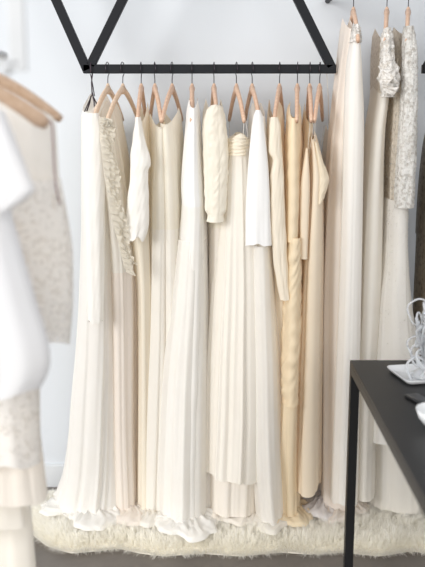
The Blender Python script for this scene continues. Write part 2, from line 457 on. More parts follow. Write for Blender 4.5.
# neighbouring rack, only its corner shows
xr0 = at(427, 69, 0)[0]
rack2 = empty('triangular_clothes_rack', (xr0 + .46, 0, RZ), 'black steel triangle rack of which only the corner shows at the right edge', 'clothes rack', 'black triangle racks')
strut(rack2, (xr0 - .018, 0, RZ), (xr0 + .94, 0, RZ), 'rail')
strut(rack2, (xr0, 0, RZ + .008), (xr0 + .46, 0, apz), 'strut'); strut(rack2, (xr0 + .92, 0, RZ + .008), (xr0 + .46, 0, apz), 'strut')
mb = MB(); mb.tube([(xr0 + .46, -.01, apz), (xr0 + .46, WY, apz)], .012); mb.build('wall_standoff', M['black'], rack2)
# upper rail just above the frame
UZ = at(380, -9, 0)[1]
ux0, ux1 = at(330, -9, 0)[0], at(470, -9, 0)[0]
up = empty('upper_rail', (ux0, 0, UZ), 'black steel upper rail above the three long dresses at the right', 'clothes rail')
strut(up, (ux0, 0, UZ), (ux1, 0, UZ), 'rail')
for x in (ux0 + .03, ux1 - .03):
    mb = MB(); mb.tube([(x, 0, UZ), (x, WY, UZ)], .010); mb.build('wall_bracket', M['black'], up)

# ------------------------------------------------------------------ wooden hangers
def make_hanger(pos, phi, label, group, wm, railz, drop_top, half=.205, name='wooden_hanger', railr=.0165, fall=.118, thick=.0085, fat=1.0):
    """pos = hook point on the rail; the arms run along direction phi (0 = straight at the wall)"""
    t = empty(name, (pos[0], pos[1], railz), label, 'hanger', group)
    d = Vector((-math.sin(phi), math.cos(phi), 0)); P0 = Vector((pos[0], pos[1], 0))
    top = drop_top
    # arms: one wishbone, shaped like a flat wooden blade that bows down to rounded ends
    n = 15; vs = []; N = 12
    for s in (-1, 1):
        mb = MB(); pts = []; rad = []
        for i in range(n):
            q = i / (n - 1); x = half * q
            z = top - .020 - fall * (q ** 1.12) + .010 * math.sin(PI * q)
            pts.append(P0 + d * (s * x) + Vector((0, 0, z)))
            rad.append((.0125 - .002 * q if fat == 1 else .0125 + .0125 * (fat - 1) * q * 2) if q < .97 else .009 * fat)
        rad[0] = .016
        mb.tube(pts, rad, n=14, up=(0, 0, 1), flat=thick/.0125)
        mb.build('arm', wm, t)
    mb = MB()
    nk = [P0 + Vector((0, 0, top + .001)), P0 + Vector((0, 0, top - .006)), P0 + Vector((0, 0, top - .022)), P0 + Vector((0, 0, top - .040))]
    mb.tube(nk, [.004, .0088, .0125, .009], n=14, up=tuple(d), flat=.8)
    mb.build('neck', wm, t)
    mb = MB(); pts = [P0 + Vector((0, 0, top - .01)), P0 + Vector((0, 0, top + .012))]
    zc = railz; R = railr * 1.42 + .002
    pts.append(P0 + d * .004 + Vector((0, 0, (top + zc) / 2)))
    for a in np.linspace(-50, 205, 16):
        ar = math.radians(a); pts.append(P0 + d * (math.cos(ar) * R) + Vector((0, 0, zc + math.sin(ar) * R)))
    mb.tube(pts, .0017, n=8); mb.build('hook', M['hook'], t)
    return t

HT = at(200, 83.5, 0)[1]
def near_phi(hx, nx, zpy=121, half=.2):
    X0 = at(hx, 80, 0)[0]; Xn = at(nx, zpy, -half)[0]
    return math.asin(max(-.6, min(.6, (Xn - X0) / half)))
LOWG = 'wooden hangers on the low rail'
hangers = [  # hook px, near end px, label
    (107.5, 93, 'pale wooden hanger with both arms bare, first wooden one on the low rail'),
    (122.5, 107, 'pale wooden hanger crossing in front of the first, above the ecru lace dress'),
    (141, 137.5, 'wooden hanger above the white elbow sleeve, third wooden one from the left'),
    (154.7, 161, 'wooden hanger whose near arm meets its right neighbour arm in a V'),
    (172, 162, 'wooden hanger with its bare far arm pointing right, left of the white tunic dress'),
    (192, 191.5, 'wooden hanger seen edge on above the white tunic dress'),
    (214, 217, 'wooden hanger rising from the puffed ivory dress'),
    (236.5, 244, 'wooden hanger holding the strapless cream dress by ribbons'),
    (252.3, 259.5, 'wooden hanger entering the narrow crisp white sleeve'),
    (279.7, 274.5, 'wooden hanger above the champagne dress with the cut out side'),
    (297.6, 297, 'wooden hanger above the peach ruched dress'),
    (310, 311.5, 'wooden hanger above the plain champagne dress between peach and satin ones'),
    (320, 315, 'rightmost wooden hanger on the low rail, beside its pointed corner'),
]
PH = []
for hx, nx, lab in hangers:
    ph = near_phi(hx, nx); PH.append(ph)
    make_hanger((at(hx, 69, 0)[0], 0), ph, lab, LOWG, M['wood2'] if hx < 130 else M['wood'], RZ, HT)
HT2 = at(387, 7, 0)[1]
PU = []
for hx, nx, lab in [(354, 361, 'wooden hanger of the tall blush and white dress, leftmost on the upper rail'),
                    (387.5, 389, 'wooden hanger above the beaded cap sleeve, middle one on the upper rail'),
                    (409, 411, 'wooden hanger above the long beaded sleeve, rightmost on the upper rail')]:
    ph = near_phi(hx, nx, 45); PU.append(ph)
    make_hanger((at(hx, -9, 0)[0], 0), ph, lab, 'wooden hangers on the upper rail', M['wood'], UZ, HT2)
ph17 = near_phi(450, 445); make_hanger((at(452, 69, 0)[0], 0), ph17, 'wooden hanger of the bronze sequin dress, just past the right edge', 'wooden hangers on the right rack', M['wood'], RZ, HT)

# black wire hanger with ribbon loops at the left corner
x0 = at(91.5, 69, 0)[0]
wh = empty('wire_hanger', (x0, 0, RZ), 'thin black wire hanger with dark loops at the left corner of the rail', 'hanger')
mb = MB(); R = TH * 1.42 + .003
pts = [(x0, 0, RZ - .095), (x0 - .002, .004, RZ - .05)] + [(x0, math.cos(math.radians(a)) * R, RZ + math.sin(math.radians(a)) * R) for a in np.linspace(-50, 215, 14)]
mb.tube(pts, .0024, n=8); mb.tube([(x0 + .008, 0.004, RZ - .10), (x0 + .003, .0, RZ - .06), (x0 - .001, -.02, RZ - .02)], .002, n=8)
mb.build('hook', M['blackr'], wh)
for s in (-1, 1):
    e = Vector((x0 - .012 if s < 0 else x0 + .012, s * .17, RZ - .17))
    mb = MB(); mb.tube([(x0, 0, RZ - .093), e, (x0 + (e.x - x0) * 1.0, e.y * 1.03, e.z - .01), (x0, 0, RZ - .185)], .0022, n=8); mb.build('shoulder_wire', M['blackr'], wh)
mb = MB()
for a, bq in (((x0 + .004, -.02, RZ - .09), (x0 + .018, -.08, RZ - .15)), ((x0 - .002, -.02, RZ - .10), (x0 - .012, -.07, RZ - .155))):
    mb.tube([a, ((a[0]+bq[0])/2 + .002, (a[1]+bq[1])/2, (a[2]+bq[2])/2), bq], .0026, n=6)
mb.build('ribbon_loop', M['blackr'], wh)

# ------------------------------------------------------------------ dresses
DG = 'bridal dresses on the low rail'
def dress(hx, label, group=DG, name='wedding_dress', Y=0.0, z=None):
    x = at(hx, 110, Y)[0]
    return empty(name, (x, Y, RUGZ if z is None else z), label, 'dress', group)

def straps(parent, pairs, m, w=.0025, name='strap'):
    for (xa_, ya_, Ya), (xb_, yb_, Yb_) in pairs:
        A = at(xa_, ya_, Ya); B = at(xb_, yb_, Yb_)
        mb = MB(); mb.tube([(A[0], Ya, A[1]), ((A[0]+B[0])/2, (Ya+Yb_)/2, (A[1]+B[1])/2 - .002), (B[0], Yb_, B[1])], w, n=8, flat=.35)
        mb.build(name, m, parent)

# 0 slip dress behind, on the wire hanger
d = dress(88, 'slim ivory dress on the wire hanger, mostly hidden, with dark buttons down its left edge')
cloth('gown', [(124, 83, 92), (160, 81, 94), (228, 82, 96), (330, 83, 98), (490, 84, 104)], M['ivory'], d, Yc=.10, b=.12, Yb=.10, bb=.12, shoulder=.06, seed=2, amp=(.0012, 0.0080), amp_pow=.8, nt=170, split=228)
for q in range(9):
    bx, bz = at(82.6, 140 + q * 19, .02); mb = MB()
    mb.lathe([(0, -.004), (.003, -.0028), (.0042, 0), (.003, .0028), (0, .004)], (bx, .02, bz), 10); mb.build('button', M['plum'], d)

# 1 white long-sleeved
d = dress(98, 'long white dress with narrow long sleeve, leftmost gown spilling over the rug')
cloth('gown', [(112, 87, 102), (125, 84, 107), (160, 84, 111), (216, 84, 114), (300, 81, 118), (350, 77, 120), (400, 71, 121), (450, 66, 122), (480, 61, 123), (503, 53, 125)], M['white'], d, Yc=0, b=.19, Yb=.045, bb=.17, phi=PH[0]*.75, shoulder=.07, k=(9, 22, 39), puddle=.17, seed=4, amp=(.0012, 0.0100), amp_pow=.8, nt=170, split=216)
cloth('sleeve', [(113, 88, 98), (130, 85, 103), (200, 85, 104), (270, 86, 104), (322, 87, 103)], M['white'], d, Yc=-.185, b=.028, phi=0, seed=5, amp=(.001, .004), k=(2, 5, 9), ns=90, nt=80, hemwob=.006, wrink=.001)

# 2 ecru lace
d = dress(110, 'ecru lace dress with scalloped trim cascading down the front, between two white gowns')
cloth('gown', [(119, 104, 112), (140, 103, 117), (180, 107, 124), (230, 112, 131), (270, 113, 137), (350, 115, 138), (430, 116, 138), (500, 118, 140)], M['warm'], d, Yc=-.03, b=.16, Yb=.05, bb=.15, phi=PH[1]*.7, shoulder=.07, k=(9, 21, 37), puddle=.09, seed=7, amp=(.0012, 0.0110), amp_pow=.8, nt=170, split=270, m2=M['blush'])
frill('lace_trim', [(103, 116, -.225), (104, 140, -.225), (108, 175, -.225), (114, 215, -.225), (123, 245, -.225), (128, 268, -.22)], .034, M['lace'], d, seed=1, waves=17, amp=.0055)
frill('lace_trim', [(106, 117, -.222), (108, 150, -.222), (113, 185, -.222), (119, 225, -.222), (130, 272, -.215)], .034, M['lace'], d, seed=2, waves=15, amp=.005)
frill('lace_trim', [(109, 118, -.216), (112, 150, -.216), (117, 185, -.216), (124, 225, -.216), (133, 262, -.21)], .032, M['lace'], d, seed=3, waves=19, amp=.0045)
mb = MB(); A = at(106.5, 124, -.235)
for k_ in range(7):
    a = k_ * 2.4; rr = .004 + .0017 * k_
    mb.lathe([(0, -.004), (.0045, -.002), (.0055, .001), (.0035, .004), (0, .005)], (A[0] + rr*math.cos(a), -.238, A[1] + rr*math.sin(a)), 10)
mb.build('fabric_rosette', M['lace'], d)

# 3 white with elbow sleeve
d = dress(141, 'white crinkled dress with a loose elbow sleeve, right of the ecru lace one')
cloth('gown', [(121, 139, 146), (160, 134, 150), (215, 130, 152), (300, 137, 152), (400, 138, 152), (505, 137, 155)], M['cream'], d, Yc=.02, b=.16, Yb=.055, bb=.15, phi=PH[2], shoulder=.07, k=(9, 21, 37), puddle=.08, seed=9, amp=(.0012, 0.0100), amp_pow=.8, nt=170, split=215)
cloth('sleeve', [(117, 135.5, 140), (135, 133, 143), (165, 130, 150), (172, 130, 147), (205, 127, 148), (222, 126.5, 148), (240, 126, 143)], M['white'], d, Yc=-.19, b=.032, seed=10, amp=(.001, .003), k=(2, 5, 9), ns=110, nt=80, hemwob=.010, wrink=.0012)

# 4, 5 ivory columns
d = dress(155, 'slim ivory column dress with thin straps, hanging where two hanger arms form a V')
cloth('gown', [(127, 149, 162), (160, 148, 163), (226, 146, 165), (300, 146, 164), (400, 143, 163), (505, 139, 162)], M['ivory'], d, Yc=-.02, b=.14, Yb=.04, bb=.15, phi=PH[3], shoulder=.05, k=(8, 19, 33), puddle=.08, seed=12, amp=(.0012, 0.0110), amp_pow=.8, nt=170, split=226, m2=M['warm'])
straps(d, [((161, 122, -.18), (160, 130, -.15)), ((150, 121, .15), (151, 131, .11))], M['ribbon'])
d = dress(172, 'soft ivory pleated dress half hidden behind the left side of the white tunic dress')
cloth('gown', [(124, 162, 178), (160, 163, 181), (226, 164, 184), (300, 163, 186), (400, 160, 188), (505, 158, 188)], M['ivory'], d, Yc=-.01, b=.15, Yb=.05, bb=.15, phi=PH[4]*.8, shoulder=.06, k=(8, 19, 33), puddle=.06, seed=14, amp=(.0012, 0.0100), amp_pow=.8, nt=170, split=226, m2=M['warm'])
straps(d, [((179, 123, .17), (178, 132, .12))], M['ribbon'])

# 6 white tunic dress (front)
d = dress(192, 'white dress with a short tunic layer over a wide skirt, centre left')
cloth('gown', [(108, 189, 197), (120, 186.5, 199), (150, 184, 201), (190, 181, 204), (205, 182, 205), (240, 179, 206), (300, 173, 207), (400, 164, 208), (470, 159, 208), (520, 158, 208)], M['crisp'], d, Yc=-.07, b=.14, Yb=-.03, bb=.15, phi=PH[5], shoulder=.04, wrink=.0008, k=(10, 24, 43), puddle=.10, seed=16, amp=(.0012, 0.0090), amp_pow=.8, nt=170, split=205, m2=M['white'])
cloth('overskirt', [(240, 178, 206.5), (300, 171, 208), (400, 161, 209), (500, 158, 209), (516, 158, 209)], M['sheer'], d, Yc=-.065, b=.135, Yb=-.035, bb=.158, seed=17, amp=(.002, .013), k=(7, 17, 35), hemwob=.012)

# 7 puffed ivory
d = dress(214, 'ivory dress with a puffed gathered sleeve closed by a small cuff')
cloth('gown', [(112, 206, 221), (130, 203, 225), (170, 204, 228), (225, 207, 227), (300, 205, 228), (400, 204, 230), (505, 203, 232)], M['ivory'], d, Yc=.02, b=.17, Yb=.06, bb=.15, phi=PH[6], shoulder=.05, puddle=.07, seed=19, amp=(.0012, 0.0100), amp_pow=.8, nt=170, split=225, m2=M['nude'])
cloth('sleeve', [(105, 212, 219), (110, 207, 223), (130, 203, 226), (160, 204, 228), (190, 205, 227), (210, 205.5, 226), (216, 208, 223), (222, 207, 224)], M['ivory'], d, Yc=-.17, b=.045, seed=20, amp=(.002, .004), k=(5, 11, 19), ns=130, nt=110, ruch=.0009, wrink=.0014, close=True)

# 8 strapless cream pleated
d = dress(236, 'strapless cream pleated chiffon dress with a folded band at its top')
cloth('skirt', [(144, 228, 249), (170, 226, 252), (200, 222, 256), (250, 216, 262), (300, 212, 266), (400, 208, 268), (500, 207, 262)], M['nude'], d, Yc=-.05, b=.11, Yb=-.01, bb=.15, seed=21, amp=(.002, .009), k=(12, 27, 47), puddle=.08, nt=130)
cloth('overskirt', [(142, 226, 250), (170, 223, 255), (200, 220, 259), (250, 214, 266), (300, 209.5, 271), (400, 206, 272), (466, 205.5, 268), (476, 205.5, 267)], M['warm'], d, Yc=-.055, b=.12, Yb=-.03, bb=.17, seed=22, amp=(.002, .013), k=(14, 31, 53), hemwob=.008, nt=150, ns=260)
cloth('folded_band', [(133, 235, 245), (136, 230, 249), (142, 226, 250.5), (149, 224.5, 250.5), (155, 226, 250.5)], M['cream'], d, Yc=-.06, b=.125, seed=23, amp=(.002, .002), k=(3, 7, 13), shoulder=-.03, nt=40, wrink=.0035)
straps(d, [((244, 121, -.19), (243, 138, -.165)), ((246, 121, -.19), (248, 139, -.16)), ((229, 122, .17), (230, 137, .05))], M['ribbon'], .004, 'ribbon')

# 9 crisp white sleeve, long sheer skirt
d = dress(252, 'crisp white dress with smooth bell sleeve and long sheer skirt, beside the strapless one')
cloth('gown', [(116, 254, 262), (150, 251, 266), (200, 249, 269), (240, 250, 271), (300, 251, 275), (400, 253, 281), (500, 256, 284)], M['white'], d, Yc=-.01, b=.17, Yb=.0, bb=.14, phi=PH[8], shoulder=.05, k=(9, 21, 37), puddle=.05, seed=25, amp=(.0012, 0.0090), amp_pow=.8, nt=170, split=240, m2=M['warm'])
cloth('overskirt', [(244, 249, 272), (300, 247.5, 277), (400, 247, 284), (480, 249, 286), (521, 253, 287)], M['sheer'], d, Yc=-.04, b=.155, Yb=-.03, bb=.175, seed=26, amp=(.002, .013), k=(8, 19, 41), hemwob=.006, nt=130)
cloth('sleeve', [(110, 256, 260.5), (116, 253.5, 263), (140, 250.5, 266), (180, 247.5, 269.5), (220, 246, 271), (245, 246, 272)], M['crisp'], d, Yc=-.195, b=.030, seed=27, amp=(.0005, .0035), k=(2, 4, 7), ns=100, nt=80, hemwob=.004)

# 10 champagne cut-out
d = dress(279, 'champagne dress with a twisted shoulder and draped open side, left of the peach one')
cloth('gown', [(118, 271, 279), (126, 270, 284), (150, 269, 287), (180, 271, 289), (235, 272, 290), (300, 276, 292), (400, 278, 292), (500, 280, 296)], M['champagne'], d, Yc=-.02, b=.17, Yb=.05, bb=.14, phi=PH[9]*.7, shoulder=.07, wrink=.0008, puddle=.05, seed=29, amp=(.0012, 0.0090), amp_pow=.8, nt=170, split=235)
cloth('draped_side', [(117, 271.5, 278), (128, 269.5, 281), (152, 269, 282), (160, 273, 283), (178, 271, 284), (215, 271.5, 285), (260, 274, 287), (300, 281, 290)], M['cream'], d, Yc=-.185, b=.030, seed=30, amp=(.001, .004), k=(2, 5, 9), ns=110, nt=90, wrink=.0013)

# 11 peach ruched
d = dress(297, 'peach silk dress with ruched hips and pooled hem, warmest coloured of the row')
cloth('bodice', [(118, 292, 301), (124, 289, 303), (150, 287, 305), (190, 286.5, 305), (240, 286, 303)], M['peach'], d, Yc=-.04, b=.165, phi=PH[10], seed=31, amp=(.001, .004), k=(4, 9, 19), shoulder=.06, nt=70, wrink=.0012)
cloth('hip_panel', [(236, 286, 302.5), (260, 284, 303), (320, 282, 303), (370, 280, 301), (402, 281, 300)], M['peach'], d, Yc=-.05, b=.165, Yb=-.05, bb=.16, seed=32, amp=(.001, .003), k=(4, 9, 17), ns=220, nt=130, ruch=.0022, wrink=.0022)
cloth('skirt', [(396, 281, 299), (440, 278, 299), (500, 275, 300)], M['peach'], d, Yc=-.06, b=.14, Yb=-.02, bb=.13, seed=33, amp=(.004, .010), k=(9, 20, 35), puddle=.13, nt=80)

# 12 plain champagne
d = dress(310, 'plain champagne dress with wide cut shoulder, squeezed between the peach and satin ones')
cloth('gown', [(122, 307, 314), (140, 305, 315), (172, 302, 316), (200, 301, 316), (250, 300, 314), (350, 302, 314), (490, 303, 316)], M['straw'], d, Yc=.04, b=.16, Yb=.07, bb=.14, phi=PH[11], shoulder=.07, seed=35, amp=(.0012, 0.0090), amp_pow=.8, nt=170, split=250)
cloth('sleeve', [(148, 306.2, 307.8), (165, 303.5, 309.5), (185, 301, 310.5), (220, 300, 309.5), (259, 300.5, 308)], M['champagne'], d, Yc=-.17, b=.022, seed=36, amp=(.0005, .002), k=(2, 4, 7), ns=80, nt=50)
straps(d, [((310, 122, -.19), (307, 162, -.17)), ((314, 122, -.19), (308, 162, -.17))], M['ribbon'], .002)

# 13 satin champagne, draped fold at right
d = dress(320, 'champagne satin dress with a cowl fold, rightmost on the low rail')
cloth('gown', [(139, 313.5, 316.5), (150, 313, 320), (180, 312, 326), (196, 311.5, 325), (250, 307, 325), (300, 304, 324.5), (400, 300, 323), (480, 297.5, 322), (490, 297.5, 321.5)], M['champagne'], d, Yc=-.07, b=.12, Yb=-.03, bb=.14, phi=PH[12]*.6, shoulder=.03, k=(8, 15, 27), hemwob=.006, seed=38, amp=(.0012, 0.0100), amp_pow=.8, nt=170, split=196)
cloth('cowl_fold', [(142, 314, 317), (160, 316, 323), (180, 318, 329.5), (190, 318, 327), (204, 318, 322)], M['straw'], d, Yc=-.16, b=.03, seed=39, amp=(.001, .002), k=(2, 4, 7), ns=90, nt=50, wrink=.001)
straps(d, [((315, 121, -.2), (315, 141, -.165)), ((324, 126, .19), (321, 146, .02))], M['ribbon'], .003)

# 14 lilac grey behind
d = dress(333, 'lilac grey dress hanging behind, between the satin dress and the tall blush one', Y=.1)
cloth('gown', [(132, 327, 331), (160, 324, 333), (226, 322, 336), (300, 321, 340), (400, 321, 347), (505, 321, 352)], M['greige'], d, Yc=.16, b=.06, Yb=.11, bb=.10, shoulder=.03, k=(6, 15, 27), puddle=.16, seed=41, amp=(.0012, 0.0100), amp_pow=.8, nt=170, split=226, m2=M['lilac'])
hx_, hz_ = at(330, 69, .08)
mb = MB(); A = at(329, 134, .16); mb.tube([(A[0], .16, A[1]), (at(327, 100, .1)[0], .06, at(327, 100, .1)[1]), (at(326, 70, 0)[0], 0, RZ + TH + .003)], .0018, n=6); mb.build('hanging_loop', M['ribbon'], d)

# 15 tall blush and white
UG = 'long dresses on the upper rail'
d = dress(352, 'tall dress with blush back layer and smooth white front, leftmost on the upper rail', UG)
cloth('gown', [(30, 346, 353), (50, 343.5, 354), (100, 337, 352), (146, 332, 350), (200, 328.5, 350), (300, 325, 350), (400, 324, 352), (480, 323, 355), (500, 323, 357)], M['blush'], d, Yc=.03, b=.15, Yb=.03, bb=.13, phi=PU[0]*.5, shoulder=.05, k=(7, 15, 29), puddle=.10, seed=43, amp=(.0012, 0.0100), amp_pow=.8, nt=170, split=146)
cloth('front_panel', [(36, 353, 358), (45, 351, 361.5), (70, 347.5, 363), (120, 345, 365), (200, 343, 364), (300, 340, 362.5), (400, 336, 361), (480, 333, 360), (503, 332.5, 359)], M['white'], d, Yc=-.13, b=.055, Yb=-.09, bb=.075, seed=44, amp=(.0008, .0055), k=(4, 9, 17), nt=150, hemwob=.006, close=True)
o = cloth('beaded_shoulder', [(24, 355.5, 359), (32, 352.5, 361), (42, 351, 362)], M['bead'], d, Yc=-.155, b=.032, seed=45, amp=(.001, .001), ns=70, nt=20, wrink=.0015)
beads('beading', o, 220, .0022, M['silver'], d)
o = cloth('beaded_shoulder', [(32, 347, 350.5), (45, 344.5, 351.5), (52, 344.5, 351)], M['bead'], d, Yc=-.02, b=.03, seed=46, amp=(.001, .001), ns=70, nt=20, wrink=.0015)
beads('beading', o, 160, .0022, M['silver'], d, 3)

# 16 beaded cap sleeve
d = dress(387, 'ivory dress with ruffled beaded cap sleeve and plain smooth skirt', UG)
cloth('gown', [(40, 379, 388), (70, 377, 391), (92, 377, 391.5), (130, 371.5, 388), (160, 369, 386.5), (200, 366, 386), (300, 361.5, 384), (400, 357, 379), (480, 355, 377), (497, 354.5, 376.5)], M['beige'], d, Yc=.03, b=.15, Yb=.0, bb=.13, phi=PU[1]*.3, shoulder=.05, k=(4, 9, 19), hemwob=.005, seed=48, amp=(.0012, 0.0080), amp_pow=.8, nt=170, split=92, m2=M['warm'])
o = cloth('sleeve', [(28, 386, 391), (38, 383, 393.5), (58, 382, 395), (70, 381, 399), (78, 379.5, 400.5), (88, 382, 398), (97, 383, 394)], M['bead'], d, Yc=-.175, b=.035, seed=49, amp=(.001, .004), k=(3, 7, 13), ns=130, nt=80, wrink=.004, close=True)
beads('beading', o, 900, .0021, M['silver'], d, 4)
frill('ruffle', [(384, 66, -.22), (388, 74, -.22), (386, 82, -.22), (390, 90, -.22)], .055, M['bead'], d, seed=5, waves=5, amp=.011, n=80)
o = cloth('far_sleeve', [(50, 376.5, 381), (66, 374.5, 382), (76, 373.5, 383)], M['beige'], d, Yc=.08, b=.05, seed=50, amp=(.001, .004), k=(3, 7, 13), ns=90, nt=30, wrink=.003)

# 17 beaded long sleeve
d = dress(408, 'silver beaded dress with long sleeve and pale tulle skirt flaring behind the table', UG)
o = cloth('bodice', [(36, 399, 411), (60, 397.5, 413), (100, 394, 413), (160, 391, 411), (240, 388, 409)], M['beige'], d, Yc=.02, b=.16, phi=PU[2]*.3, seed=51, amp=(.001, .003), shoulder=.04, nt=70)
beads('beading', o, 1500, .0019, M['silver'], d, 5)
cloth('skirt', [(236, 388, 409), (270, 385, 410), (300, 381, 413), (350, 377, 420), (400, 374, 427), (480, 371, 437), (495, 370, 440)], M['warm'], d, Yc=.0, b=.14, Yb=.06, bb=.16, seed=52, amp=(.001, .009), k=(7, 15, 31), puddle=.20, nt=130)
o = cloth('overskirt', [(200, 390, 410), (240, 388, 409), (270, 386, 410), (300, 381.5, 412.5), (350, 377.5, 420), (400, 373, 427), (444, 372, 431)], M['sheer'], d, Yc=-.05, b=.13, Yb=-.03, bb=.17, seed=53, amp=(.001, .009), k=(7, 17, 33), hemwob=.008)
beads('beading', o, 900, .0017, M['silver'], d, 6, zmin=.75)
o = cloth('sleeve', [(26, 406, 413.5), (34, 404, 416), (60, 403.5, 418.5), (110, 401.5, 418), (150, 399, 417), (190, 396.5, 415), (208, 396, 414)], M['silver'], d, Yc=-.175, b=.034, seed=54, amp=(.0008, .0025), k=(2, 5, 9), ns=120, nt=110, wrink=.0015, close=True)
beads('beading', o, 1500, .0019, M['silver'], d, 7)

# 18 bronze sequins at the right edge
d = dress(440, 'dark bronze sequin dress cut off by the right edge of the view', 'dresses on the right rack')
o = cloth('bodice', [(118, 444, 456), (150, 434, 460), (200, 428, 460), (240, 426, 460)], M['bronze'], d, Yc=-.02, b=.17, seed=55, amp=(.001, .003), shoulder=.07, nt=60)
cloth('skirt', [(236, 425, 460), (300, 422, 462), (400, 418, 466), (495, 416, 470)], M['bronze'], d, Yc=-.02, b=.15, seed=56, amp=(.002, .008))

# hems pooled on the fleece
def dr(i): return [o for o in C.objects if o.name.startswith('wedding_dress')][i]
TR = [(1, 'white', (90, 503), [(44, 502), (47, 510), (60, 508), (72, 514), (84, 521), (96, 526), (108, 521), (120, 519), (128, 508), (112, 486), (60, 488)], .020),
      (2, 'blush', (128, 502), [(112, 508), (120, 519), (134, 521), (144, 510), (140, 490), (116, 490)], .014),
      (4, 'warm', (152, 503), [(134, 508), (140, 517), (154, 522), (168, 516), (172, 500), (150, 486)], .016),
      (6, 'white', (182, 508), [(148, 510), (156, 519), (170, 526), (184, 533), (196, 539), (208, 532), (214, 516), (208, 492), (162, 492)], .019),
      (8, 'nude', (234, 498), [(204, 504), (212, 518), (222, 511), (236, 519), (248, 515), (262, 516), (268, 500), (240, 484)], .022),
      (9, 'warm', (268, 504), [(252, 508), (258, 523), (270, 526), (284, 520), (290, 504), (268, 488)], .014),
      (11, 'peach', (286, 502), [(270, 510), (273, 522), (284, 520), (296, 519), (306, 516), (310, 503), (292, 486)], .018),
      (14, 'lilac', (322, 498), [(298, 502), (304, 512), (316, 508), (330, 515), (342, 510), (354, 498), (325, 480)], .024),
      (15, 'blush', (344, 501), [(324, 505), (332, 516), (346, 515), (358, 508), (368, 498), (344, 484)], .018),
      (17, 'greige', (404, 490), [(362, 490), (370, 499), (384, 498), (398, 507), (414, 510), (432, 507), (455, 494), (430, 472), (378, 474)], .030)]
for q, (i_, mn, c_, pts, h_) in enumerate(TR): train(dr(i_), M[mn], c_, [(a_, b_ + (5 if b_ > 503 else 0)) for a_, b_ in pts], seed=q + 1, h=h_)
# ------------------------------------------------------------------ sheepskin rug
rx0, rx1 = onz(31, 525, .03)[0], onz(470, 525, .03)[0]
def front(px):   # image outline of the front edge of the fleece
    return np.interp(px, [20, 32, 45, 70, 95, 118, 140, 165, 200, 240, 280, 310, 340, 380, 410, 440, 480], [522, 534, 545, 553, 551, 548, 553, 556, 553, 556, 552, 554, 552, 556, 551, 554, 545]) - 2
outl = []
for px in np.linspace(34, 466, 70): outl.append(onz(px, front(px), .012))
bk = [(onz(px, 500, .0)[0], .15 + .03*math.sin(px*.05)) for px in np.linspace(466, 45, 40)]
lf = [onz(32, 505, 0), onz(28, 518, 0), onz(30, 530, 0)]
poly = np.array(outl + [(onz(478, 535, 0)), (onz(476, 515, 0))] + bk + lf)
def inside(P):
    x, y = P[:, 0], P[:, 1]; c = np.zeros(len(P), bool); n = len(poly)
    for i in range(n):
        xi, yi = poly[i]; xj, yj = poly[i-1]
        cnd = ((yi > y) != (yj > y)) & (x < (xj-xi)*(y-yi)/(yj-yi+1e-12)+xi); c ^= cnd
    return c
def edge_dist(P):
    d_ = np.full(len(P), 9.0); g = np.zeros((len(P), 2))
    for i in range(len(poly)):
        a = poly[i-1]; b_ = poly[i]; ab = b_ - a; q = np.clip(((P-a)@ab)/(ab@ab+1e-12), 0, 1); c_ = a + q[:, None]*ab
        dd = np.linalg.norm(P-c_, axis=1); s = dd < d_; d_[s] = dd[s]; g[s] = (c_-P)[s]
    return d_, g/(np.linalg.norm(g, axis=1)[:, None]+1e-9)
rc = poly.mean(0)
rug = empty('sheepskin_rug', (rc[0], rc[1], 0), 'long fluffy cream sheepskin rug on the concrete floor under the dresses', 'rug')
mb = MB(); n = len(poly)
top = [(rc[0] + (p[0]-rc[0])*.97, rc[1] + (p[1]-rc[1])*.93) for p in poly]
vs = [(p[0], p[1], .001) for p in poly] + [(p[0], p[1], .016) for p in top]
mb.add(vs, [(i, (i+1) % n, n+(i+1) % n, n+i) for i in range(n)] + [tuple(range(n, 2*n))]); mb.build('pelt', M['pelt'], rug)
NH = 150000
lo, hi = poly.min(0), poly.max(0)
P = rng.uniform(lo, hi, (int(NH*1.6), 2)); P = P[inside(P)][:NH]; NHr = len(P)
ed, g = edge_dist(P)
NC = 6000
Cc = rng.uniform(lo, hi, (NC, 2)); gx = ((P - lo)/.05).astype(int)
# nearest lock centre, brute force in chunks
near_i = np.concatenate([np.argmin(((P[i:i+2000, None] - Cc[None])**2).sum(-1), 1) for i in range(0, NHr, 2000)])
cd = rng.normal(0, 1, (NC, 2)); tipc = Cc + cd*.010
toC = tipc[near_i] - P
edge = 1 - ss(ed, 0, .07)
L = (.036 + .024*rng.random(NHr)) * (1 - .15*edge) * (1 + .14*np.sin(P[:, 0]*23 + 1)*np.sin(P[:, 1]*37)) 
hc = rng.uniform(.8, 1.15, NC)[near_i]; L = L*hc
lean = toC*.45 + g*edge[:, None]*.034 + rng.normal(0, .0055, (NHr, 2)) + np.array([0, -.006])
base = np.column_stack([P, .012 + 0*P[:, 0]])
base[:, 2] = .014 - .009*edge
up_ = np.sqrt(np.maximum(L**2 - (lean**2).sum(1)*.55, (L*.3)**2))*(1 - .35*edge)
Wd = rng.uniform(.0005, .0010, NHr)
ang = rng.uniform(-.9, .9, NHr); wx = np.cos(ang)*Wd; wy = np.sin(ang)*Wd
lv = []
for q, wq in ((0, 1), (.35, 1), (.7, .75), (1, .15)):
    cx = base[:, 0] + lean[:, 0]*q**1.6; cy = base[:, 1] + lean[:, 1]*q**1.6
    cz = base[:, 2] + up_*(1-(1-q)**1.35)
    cz = np.maximum(cz, .002)
    wob = np.sin(q*7 + ang*9)*.0012
    lv.append(np.column_stack([cx - wx*wq + wob, cy - wy*wq, cz])); lv.append(np.column_stack([cx + wx*wq + wob, cy + wy*wq, cz]))
V = np.stack(lv, 1)
